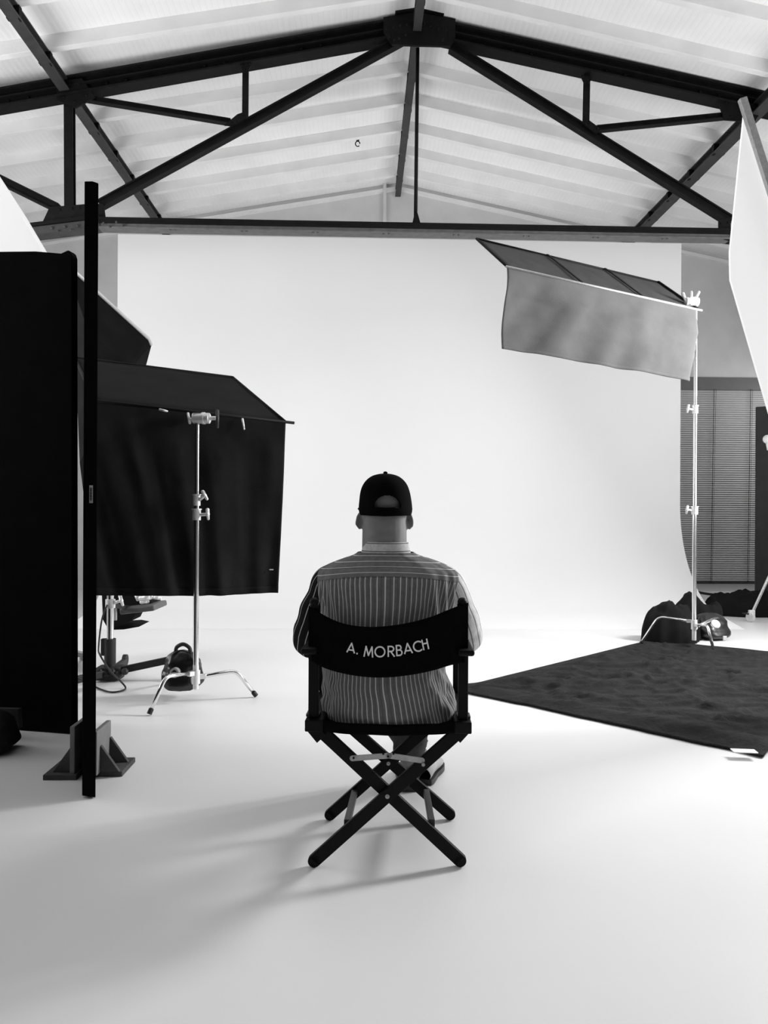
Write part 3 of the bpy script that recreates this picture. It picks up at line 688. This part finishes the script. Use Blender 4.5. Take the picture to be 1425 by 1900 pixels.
# ------------------------------------------------------------------ director's chair
CR0 = P(719.5, 950, 2.544); CR1 = P(724, 950, 2.93); ang = math.atan2(CR1.y - CR0.y, CR1.x - CR0.x) - pi / 2
cloc = (CR0.x, CR0.y, 0)
MC = Matrix.Translation(cloc) @ Matrix.Rotation(ang, 4, 'Z'); MCi = MC.inverted()
def L(px, py, y):
    """pixel -> local point at local forward distance y"""
    o = MCi @ C0; r = MCi.to_3x3() @ ray(px, py); return o + r * ((y - o.y) / r.y)
def can_y(x, z=0.78):
    s = min(1, abs(x) / .262); return -.012 - .052 * (1 - s ** 2.2)
def chair():
    r = thing('directors_chair', "black folding director's chair with lettered canvas back in the middle of the floor", 'chair', cloc, ang)
    B = M['bwood']
    k = dict(local=True)
    def bar(name, a, b, w, h, off=0.0):
        a, b = V(a), V(b); MB_ = MB(); s = V((0, 1, 0))
        MB_.beam(a, b, h, w, up=(b - a).cross(s)); 
        for e in (a, b): MB_.cyl(e - s * h / 2, e + s * h / 2, w / 2, n=20)
        return MB_.build(name, B, r, bevel=.002, **k)
    # rear legs (y=0): one bar in front of the other
    def foot(px, py, y):
        p = L(px, py, y); return p
    w = .043
    for y, lft, rgt, cr, off in ((0.0, (584, 1596), (854, 1596), (719, 1473), .012), (.386, (613, 1506), (835, 1512), (721, 1413), .012)):
        a = L(*lft, y); b = L(*rgt, y); c = L(*cr, y); a.z = b.z = w / 2 + .001
        ta = c + (c - a) * ((.485 - c.z) / (c.z - a.z)); tb = c + (c - b) * ((.485 - c.z) / (c.z - b.z))
        for p, q, s in ((a, ta, -1), (b, tb, 1)):
            o = V((0, s * off, 0)); o2 = bar('leg', p + o, q + o, w, .020)
        m = MB().cyl(c + V((0, -.026, 0)), c + V((0, -.020, 0)), .0075, n=14); m.ball(c + V((0, -.026, 0)), (.0045, .003, .0045), 10); m.build('pivot_bolt', M['zinc'], r, smooth='auto', **k)
    p = L(785, 1413, 0); MB().cyl(p + V((0, -.034, 0)), p + V((0, -.018, 0)), .006, n=14).build('bolt', M['zinc'], r, smooth='auto', **k)
    # folding metal link between the rear legs
    e1, e2, e3 = L(654, 1407, -.027), L(722, 1402, -.030), L(783, 1411, -.026)
    for a, b in ((e1, e2), (e2, e3)):
        m = MB(); m.beam(a, b, .003, .019, up=(b - a).cross(V((0, 1, 0)))); 
        for e in (a, b): m.cyl(e - V((0, .0015, 0)), e + V((0, .0015, 0)), .0095, n=18)
        m.build('folding_link', M['zinc'], r, **k)
    for px, py in ((656, 1407), (711, 1399), (730, 1399), (720, 1404)):
        q = L(px, py, -.034); MB().cyl(q, q + V((0, .006, 0)), .0035, n=10).build('rivet', M['steel'], r, **k)
    # stretchers on the floor side between front and rear legs
    for fa_, fb_ in (((644, 1528), (658, 1470)), ((801, 1528), (791, 1470))):
        a = L(*fa_, .02); b = L(*fb_, .37); MB().beam(a, b, .022, .026).build('stretcher', M['steel_grey'], r, bevel=.002, **k)
    # side rails
    zt = L(580, 1335, -.03).z
    for pxl, pxr, s in ((566, 600, -1), (843, 875, 1)):
        x0, x1 = L(pxl, 1340, -.03).x, L(pxr, 1340, -.03).x; xc = (x0 + x1) / 2
        MB().box((xc, .19, zt - .020), (abs(x1 - x0), .46, .040)).build('side_rail', B, r, bevel=.004, **k)
        m = MB()
        q = [L(570 if s < 0 else 874, 1357, -.02), L(588 if s < 0 else 854, 1379, -.02), L(604 if s < 0 else 840, 1364, -.02), L(596 if s < 0 else 846, 1352, -.02)]
        m.prism(q, (0, .022, 0)); m.bm.transform(Matrix.Translation((0, .0, 0))); m.build('leg_bracket', B, r, bevel=.002, **k)
        # rear post
        px0, px1 = (573, 591) if s < 0 else (850, 868)
        a0, a1 = L(px0, 1300, 0).x, L(px1, 1300, 0).x; pc_ = (a0 + a1) / 2; za = .735
        MB().box((pc_, 0, (zt + za) / 2), (a1 - a0, .034, za - zt)).build('rear_post', B, r, bevel=.004, **k)
        zk = L(584 if s < 0 else 857, 1118, 0).z; tp = L(583 if s < 0 else 857.5, 1118, 0).x
        m = MB().cyl((pc_, 0, za), (tp, 0, zk - .005), .0135, n=18); m.ball((tp, 0, zk + .003), (.0165, .0165, .015), 18); m.build('back_post', B, r, smooth='auto', **k)
        # front post
        f0, f1 = (592, 603) if s < 0 else (843, 853); b0, b1 = L(f0, 1250, .386).x, L(f1, 1250, .386).x
        MB().box(((b0 + b1) / 2, .386, (zt + za) / 2), (b1 - b0 + .01, .034, za - zt)).build('front_post', B, r, bevel=.004, **k)
        ac = (pc_ + (b0 + b1) / 2) / 2 + s * .004
        MB().box((ac, .20, za + .011), (.056, .50, .022)).build('armrest', B, r, bevel=.008, **k)
        # metal foot of the post
        MB().box((pc_ + s * .004, .03, zt + .004), (a1 - a0 + .012, .05, .008)).build('post_hinge', M['steel_grey'], r, **k)
    # canvas seat
    xw = .262
    def seat(u, v):
        x = lerp(-xw, xw, u); y = lerp(-.035, .41, v); return V((x, y, zt - .012 - .016 * (1 - (abs(x) / xw) ** 2.2) - .012 * (1 if v < .04 else 0)))
    MB().grid(seat, 30, 20).build('seat', M['canvas'], r, mods=(('SOLIDIFY', dict(thickness=.006)),), **k)
    MB().grid(lambda u, v: V((lerp(-xw, xw, u), -.037 + .003 * sin(u * 20), zt + .004 - .016 * (1 - (abs(2 * u - 1)) ** 2.2) - .037 * v)), 40, 4).build('seat_hem', M['canvas'], r, mods=(('SOLIDIFY', dict(thickness=.004)),), **k)
    # canvas back with lettering
    top = [(L(px, py, can_y(x0)).x, L(px, py, can_y(x0)).z) for px, py, x0 in ((572, 1124, -.26), (600, 1141, -.22), (627, 1154, -.16), (655, 1161, -.1), (690, 1163.5, 0), (724, 1161, .04), (760, 1155, .1), (800, 1144, .17), (833, 1131, .22), (869, 1118, .26))]
    bot = [(L(px, py, can_y(x0)).x, L(px, py, can_y(x0)).z) for px, py, x0 in ((572, 1222, -.26), (600, 1238, -.22), (640, 1250, -.14), (680, 1256, -.06), (720, 1256.5, .02), (760, 1252, .1), (800, 1244, .17), (835, 1234, .22), (869, 1228, .26))]
    x0, x1 = L(573.5, 1180, 0).x, L(868, 1180, 0).x
    tf = lambda x: interp(top, x)[0]; bf = lambda x: interp(bot, x)[0]
    def cv(u, v):
        x = lerp(x0, x1, u); return V((x, can_y(x), lerp(bf(x), tf(x), v)))
    MB().grid(cv, 60, 16).build('canvas_back', M['canvas'], r, mods=(('SOLIDIFY', dict(thickness=.006, offset=0)),), **k)
    for s, px in ((-1, 583), (1, 858)):
        xx = L(px, 1170, 0).x; tb_ = (tf(xx), bf(xx))
        MB().cyl((xx, 0, tb_[1]), (xx, 0, tb_[0]), .0185, n=18).build('canvas_sleeve', M['canvas'], r, smooth='auto', **k)
    # lettering
    arc = lambda cx, cy, rx, ry, a0, a1, n=14: [(cx + rx * cos(R(a0 + (a1 - a0) * i / n)), cy + ry * sin(R(a0 + (a1 - a0) * i / n))) for i in range(n + 1)]
    G = {'A': (.80, [[(0, 0), (.40, 1), (.80, 0)], [(.13, .26), (.67, .26)]]), '.': (.1, [[(.05, .0), (.05, .05)]]),
         'M': (.92, [[(0, 0), (.14, 1), (.46, .12), (.78, 1), (.92, 0)]]), 'O': (1.06, [arc(.53, .5, .5, .5, 0, 360, 30)]),
         'R': (.62, [[(.03, 0), (.03, 1), (.28, 1)] + arc(.30, .75, .25, .25, 90, -90) + [(.03, .5)], [(.26, .5), (.60, 0)]]),
         'B': (.62, [[(.03, 0), (.03, 1), (.26, 1)] + arc(.28, .77, .22, .23, 90, -90) + [(.03, .54)], [(.26, .54)] + arc(.30, .27, .27, .27, 90, -90) + [(.03, 0)]]),
         'C': (.74, [arc(.52, .5, .5, .5, 52, 308, 24)]), 'H': (.68, [[(.03, 0), (.03, 1)], [(.65, 0), (.65, 1)], [(.03, .60), (.65, .60)]])}
    spec = [('A', 643.7, 657.5, 1210, 17, -6), ('.', 661.5, 663, 1213, 19, -6), ('M', 675.6, 691.5, 1217.2, 18.5, -4), ('O', 695.5, 714.5, 1217.8, 18.3, 0), ('R', 720, 732, 1217.2, 18.3, 1),
            ('B', 736, 747, 1215.7, 18.3, 4), ('A', 751, 765, 1212.3, 18, 7), ('C', 768.5, 781.5, 1209.5, 18, 9), ('H', 786, 796, 1206, 18, 12)]
    px_m = 2.48 / F; m = MB(); sw = .0047
    for ch, xa, xb, yb, ht, rot in spec:
        W, strokes = G[ch]; hh = ht * px_m; sx = (xb - xa) * px_m / W if ch != '.' else hh
        o = L(xa, yb, -.062); ca, sa = cos(R(rot)), sin(R(rot))
        def mp(x, z):
            x *= 1; return V((o.x + x * ca - z * sa, 0, o.z + x * sa + z * ca))
        def put(p, q):
            a, b = mp(p[0] * sx, p[1] * hh), mp(q[0] * sx, q[1] * hh)
            d = (b - a); d.normalize(); nn = V((-d.z, 0, d.x)) * sw / 2; e = d * sw * .35
            pts = [a + nn - e, b + nn + e, b - nn + e, a - nn - e]
            pts = [V((t.x, can_y(t.x) - .0050, t.z)) for t in pts]; m.prism(pts, (0, .002, 0))
        for s in strokes:
            for p, q in zip(s, s[1:]): put(p, q)
    m.build('lettering', M['print'], r, **k)
    return zt
ZT = chair()

# ------------------------------------------------------------------ the seated man
def man():
    r = thing('person', "man in black cap and striped shirt sitting with his back turned in the canvas chair", 'person', cloc, ang)
    k = dict(local=True)
    # torso table from the silhouette: py, left px, right px, centre y, half depth
    tab = []
    for py, pl, pr, yc, b in ((1352, 622, 842, .16, .17), (1335, 606, 850, .16, .185), (1310, 600, 846, .155, .18), (1285, 602, 838, .15, .17), (1262, 599, 832, .145, .165), (1240, 602, 827, .14, .16),
                              (1200, 601, 828, .14, .165), (1160, 599, 833, .145, .165), (1120, 596, 841, .155, .16), (1090, 592, 846, .165, .15), (1072, 590, 848, .172, .14), (1058, 594, 845, .178, .125),
                              (1047, 612, 826, .185, .11), (1036, 640, 798, .19, .092), (1028, 662, 772, .195, .08), (1016, 668, 765, .20, .075), (1006, 676, 757, .20, .07)):
        a = L(pl, py, yc); c = L(pr, py, yc); tab.append((a.z / 2 + c.z / 2, (a.x + c.x) / 2, yc, (c.x - a.x) / 2, b))
    tab.sort()
    def surf(th, z, grow=0.0, fold=1.0):
        cx, cy, a, b = interp(tab, z)
        c_, s_ = cos(th), sin(th); ex = .82
        x = a * math.copysign(abs(c_) ** ex, c_); y = b * math.copysign(abs(s_) ** ex, s_)
        if grow: x *= 1 + grow / a; y *= 1 + grow / b
        if fold:
            low = max(0, min(1, (.72 - z) / .15)); side = abs(c_) ** 2
            f = .010 * low * (.3 + side) * fbm((th * 3.0, z * 9, 1.7), 1, 3) + .006 * fbm((th * 2.2, z * 5, 4.1), 1, 3)
            f += .010 * side * max(0, 1 - abs(z - .92) / .12) * sin(th * 22 + z * 30)
            f += .006 * low * side * sin(z * 60 + 9 * fbm((th * 1.5, z * 4, 2), 1)) + .012 * low * side * fbm((th * 4, z * 14, 6), 1, 2)
            x += f * c_; y += f * s_
        return V((cx + x, cy + y, z))
    seamz = lambda th: L(720, 1071, .02).z - .026 * min(1, abs(cos(th))) ** 2 - (.0 if sin(th) < 0 else .05)
    zb = .462
    K = .235
    MB().grid(lambda u, v: surf(2 * pi * u, lerp(zb + .015 * sin(2 * pi * u * 3), seamz(2 * pi * u), v)), 160, 70, closed=True,
              uvfn=lambda u, v: (u * 2 * pi * K * .93 * 1.0, v)).build('shirt', M['shirt'], r, mods=(('SUBSURF', dict(levels=1, render_levels=1)),), **k)
    ztop = L(715, 1024, .2).z
    MB().grid(lambda u, v: surf(2 * pi * u, lerp(seamz(2 * pi * u), ztop, v), .0015 if v < .97 else 0), 140, 24, closed=True,
              uvfn=lambda u, v: (u, v)).build('yoke', M['yoke'], r, mods=(('SUBSURF', dict(levels=1, render_levels=1)),), **k)
    # collar: folded band
    def col(u, v):
        th = -pi / 2 + 2 * pi * (u - .5) * .92
        z0, z1 = L(715, 1034, .2).z, L(715, 1005, .2).z; z = lerp(z0, z1, v) - .030 * max(0, sin(th)) * v
        a = lerp(L(766, 1034, .2).x - L(668, 1034, .2).x, L(757.5, 1006, .2).x - L(675, 1006, .2).x, v ** .8) / 2; cx = L(716, 1020, .2).x
        return V((cx + a * cos(th), .205 + a * .95 * sin(th), z))
    MB().grid(col, 60, 8, uvfn=lambda u, v: (u, v * .06)).build('collar', M['collar'], r, mods=(('SOLIDIFY', dict(thickness=.006)),), **k)
    # sleeves
    def sleeve(pts, rad, name, mat, seed):
        tb = [(i, *p, q) for i, (p, q) in enumerate(zip(pts, rad))]; N = len(pts) - 1
        c = [interp(tb, i * N / 60) for i in range(61)]; P_ = [V(x[:3]) for x in c]; ls = [0]
        for a, b in zip(P_, P_[1:]): ls.append(ls[-1] + (b - a).length)
        def f(u, v):
            i = min(60, int(round(v * 60))); p = P_[i]; d = (P_[min(60, i + 1)] - P_[max(0, i - 1)]).normalized()
            s = d.cross(V((0, 1, .25))).normalized(); uu = s.cross(d); th = 2 * pi * u; q = c[i][3]
            if v > .985: q *= .8
            q *= 1 + .05 * fbm((cos(th) * 1.3, sin(th) * 1.3 + seed, ls[i] * 14), 1, 3) + .022 * sin(ls[i] * 60 + 2 * cos(th)) * min(1, v * 3)
            return p + s * (q * cos(th)) + uu * (q * sin(th))
        MB().grid(f, 48, 60, closed=True, uvfn=lambda u, v: (u * .42, ls[min(60, int(round(v * 60)))])).build(name, mat, r, mods=(('SUBSURF', dict(levels=1, render_levels=1)),), **k)
    def ac(px, py, y, rad, s):                # centre line from the outer silhouette
        p = L(px, py, y); return V((p.x - s * rad, y, p.z))
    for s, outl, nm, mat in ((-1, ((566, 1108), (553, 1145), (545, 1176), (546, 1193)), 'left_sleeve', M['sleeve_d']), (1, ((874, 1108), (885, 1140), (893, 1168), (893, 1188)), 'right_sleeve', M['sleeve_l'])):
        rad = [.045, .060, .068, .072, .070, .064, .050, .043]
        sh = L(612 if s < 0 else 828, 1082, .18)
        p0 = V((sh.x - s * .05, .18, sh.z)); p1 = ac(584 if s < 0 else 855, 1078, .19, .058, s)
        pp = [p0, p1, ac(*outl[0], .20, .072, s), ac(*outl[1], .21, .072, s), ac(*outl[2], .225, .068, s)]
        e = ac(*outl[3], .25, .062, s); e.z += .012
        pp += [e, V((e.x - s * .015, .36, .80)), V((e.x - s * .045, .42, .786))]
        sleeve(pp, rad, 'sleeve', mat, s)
    # body: one continuous surface
    m = MB(); cx = L(714, 920, .236).x; hc = V((cx, .245, 1.262))
    m.ball(hc + V((0, 0, -.004)), (.083, .101, .096), 24); m.ball(hc + V((0, .032, -.060)), (.067, .068, .072), 20); m.ball(hc + V((0, .070, -.108)), (.036, .032, .028), 14)      # skull, face, chin
    m.ball(hc + V((0, -.02, -.050)), (.087, .080, .075), 20)
    m.ball(hc + V((0, .110, -.060)), (.014, .020, .015), 12); m.ball(hc + V((0, .100, -.040)), (.010, .014, .028), 12)                       # nose
    m.ball(hc + V((0, .088, -.010)), (.050, .014, .010), 14)                                                                               # brow
    m.ball(hc + V((0, .096, -.086)), (.023, .010, .005), 10); m.ball(hc + V((0, .094, -.096)), (.020, .010, .006), 10)                       # lips
    for s in (-1, 1):
        m.ball(hc + V((s * .036, .072, -.058)), (.022, .016, .014), 12)
        er = L(666.5 if s < 0 else 761, 966, .235)
        m.ell(V((er.x, .235, er.z + .004)), (.0085, .024, .033), Matrix.Rotation(R(-s * 12), 3, 'Y') @ Matrix.Rotation(R(s * 25), 3, 'Z'), 14)
        m.ell(V((er.x - s * .006, .240, er.z - .010)), (.010, .016, .026), Matrix.Rotation(R(-s * 14), 3, 'Y'), 10)
    m.cyl(hc + V((0, -.018, -.06)), V((cx, .205, 1.02)), .083, .084, 24)
    m.capsule(V((cx - .13, .185, .95)), V((cx + .13, .185, .95)), .075, n=16); m.ball((cx, .17, .82), (.19, .12, .18), 20); m.ball((cx, .165, .64), (.19, .14, .15), 20)
    m.ball((cx, .19, .585), (.185, .155, .085), 20)
    hands = []
    for s in (-1, 1):
        e = L(563 if s < 0 else 876, 1190, .25); sh = V((cx + s * .20, .19, .955)); el = V((e.x, .25, .79)); wr = V((e.x - s * .045, .43, .782))
        m.capsule(sh, el, .044, .032, 16); m.capsule(el, wr, .032, .027, 16)
        # hand resting over the end of the armrest
        pl = wr + V((-s * .002, .045, -.006)); m.ell(pl, (.040, .050, .016), Matrix.Rotation(R(-8), 3, 'X'), 16); m.ell(wr + V((0, .01, 0)), (.028, .03, .020), Matrix(), 12)
        for i, (ox, ln) in enumerate(((-.030, .070), (-.010, .080), (.011, .076), (.030, .060))):
            a = pl + V((ox, .034, .002)); b = a + V((ox * .15, ln * .42, -.004)); c = b + V((0, ln * .28, -.016)); d = c + V((0, ln * .10, -.022))
            m.capsule(a, b, .0100, .0092, 10); m.capsule(b, c, .0092, .0084, 10); m.capsule(c, d, .0084, .0074, 10)
        a = pl + V((-s * .030, -.012, -.002)); b = a + V((-s * .022, .030, -.004)); c = b + V((-s * .006, .026, -.010)); m.capsule(a, b, .0130, .0105, 10); m.capsule(b, c, .0105, .0085, 10)
    # legs inside the trousers
    kn = {-1: V((-.13, .64, .545)), 1: V((.13, .64, .545))}; an = {-1: V((.125, .81, .13)), 1: V((.075, .725, .13))}; an[-1].x = .13
    for s in (-1, 1):
        m.capsule(V((cx + s * .09, .20, .575)), kn[s], .078, .055, 16); m.capsule(kn[s], an[s], .052, .036, 16); m.ball(an[s] + V((0, .02, -.05)), (.035, .06, .035), 12)
    m.build('body', M['skin'], r, mods=(('REMESH', dict(mode='VOXEL', voxel_size=.0055, use_smooth_shade=True)), ('SMOOTH', dict(factor=.5, iterations=4))), smooth=True, **k)
    for s in (-1, 1):
        e = hc + V((s * .031, .087, -.030)); q = MB().ball(e, (.012, .010, .008), 14).build('eye', M['label'], r, smooth=True, **k)
        p = MB().ball(e + V((0, .0085, 0)), (.0045, .003, .0045), 10).build('pupil', M['ink'], r, smooth=True, **k); p.parent = q
    # trousers
    m = MB(); m.ball((cx, .19, .585), (.205, .18, .10), 24)
    for s in (-1, 1):
        m.capsule(V((cx + s * .095, .20, .58)), kn[s], .096, .074, 20)
        an2 = kn[s].lerp(an[s], .93); m.capsule(kn[s], kn[s].lerp(an[s], .4), .073, .068, 20); m.cyl(kn[s].lerp(an[s], .4), an2, .070, .072, 24)
    for f in m.bm.verts:
        q = fbm(f.co, 9, 3) * .006; f.co += V((q, q * .7, q * .4))
    m.build('jeans', M['denim'], r, mods=(('REMESH', dict(mode='VOXEL', voxel_size=.008, use_smooth_shade=True)), ('SMOOTH', dict(factor=.5, iterations=5))), smooth=True, **k)
    # shoes
    def shoe(heel, toe, mat, solem):
        d = (toe - heel); Ls = d.length; d.normalize(); s = V((-d.y, d.x, 0))
        st = [(0, .030, .055), (.08, .036, .075), (.22, .037, .088), (.40, .038, .075), (.60, .046, .056), (.80, .047, .045), (.94, .034, .034), (1.0, .012, .020)]
        def f(u, v):
            w, h = interp(st, v); th = 2 * pi * u; z = (h / 2) + (h / 2) * sin(th); x = w * math.copysign(abs(cos(th)) ** .75, cos(th)) * (1 - .25 * max(0, sin(th)))
            return heel + d * (v * Ls) + s * x + V((0, 0, z + .018))
        rr_ = MB().grid(f, 32, 30, closed=True); o = rr_.build('shoe', mat, r, local=True); MWs = o
        g = MB(); pts = []
        for j in range(21):
            w, _ = interp(st, j / 20); pts.append(heel + d * (j / 20 * Ls) + s * (w + .004))
        for j in range(20, -1, -1):
            w, _ = interp(st, j / 20); pts.append(heel + d * (j / 20 * Ls) - s * (w + .004))
        pts = [V((p.x, p.y, .002)) for p in pts]; g.prism(pts, (0, 0, .024))
        q = g.build('sole', solem, r, local=True); q.parent = o
    shoe(V((.085, .68, 0)), V((.068, .955, 0)), M['shoe'], M['shoe']); shoe(V((.150, .765, 0)), V((.215, 1.03, 0)), M['shoew'], M['shoe'])
    # cap
    ct_ = []
    for py, pl, pr in ((958, 668, 763), (948, 665.5, 765), (930, 666.5, 763.5), (912, 669, 760), (900, 673.5, 755.5), (890, 681, 748), (883, 691, 738), (879.5, 703, 726), (878.3, 714, 716)):
        a, b = L(pl, py, .24), L(pr, py, .24); ct_.append(((a.z + b.z) / 2, (a.x + b.x) / 2, (b.x - a.x) / 2))
    ct_.sort(); z0, z1 = ct_[0][0], ct_[-1][0]
    def capf(u, v):
        th = 2 * pi * u; t = sin(v * pi / 2); z = lerp(z0, z1, t); cx_, a = interp(ct_, z); z += .048 * max(0, sin(th)) ** 1.3 * (1 - t)
        z += .004 * abs(cos(th)) * (1 - t)
        return V((cx_ + a * cos(th), .245 + a * 1.18 * sin(th), z))
    oc = L(718.5, 942, .14); ot = L(718, 921, .14).z; ob = oc.z
    def keep(u, v):
        p = capf(u, v)
        if p.y > .2: return True
        dx = (p.x - oc.x) / .051; dz = (p.z - ob) / (ot - ob + .004)
        return not (dz > 0 and dx * dx + dz * dz < 1)
    c_ = MB().grid(capf, 200, 70, closed=True, keep=keep).build('cap', M['cap'], r, mods=(('SOLIDIFY', dict(thickness=.004)),), **k)
    tp = V((ct_[-1][1], .245, z1)); b_ = MB().ball(tp + V((0, 0, .002)), (.0085, .0085, .006), 14).build('cap_button', M['cap'], r, smooth=True, **k); b_.parent = c_
    def bill(u, v):
        th = lerp(R(28), R(152), u); cx_, a = interp(ct_, z0 + .01); ext = .075 * sin(pi * u) ** .6 * v
        return V((cx_ + (a + ext * .2) * cos(th), .245 + a * 1.17 * sin(th) + ext, z0 + .052 - ext * .34 + .012 * (1 - (2 * u - 1) ** 2)))
    q = MB().grid(bill, 30, 8).build('cap_bill', M['cap'], r, mods=(('SOLIDIFY', dict(thickness=.004)),), **k); q.parent = c_
    for s in (-1, 1):
        e = L(663.5 if s < 0 else 765.5, 944, .24); MB().ball(V((e.x - s * .004, .24, e.z)), (.004, .008, .004), 8).build('temple_tip', M['rubber'], r, smooth=True, **k)
man()
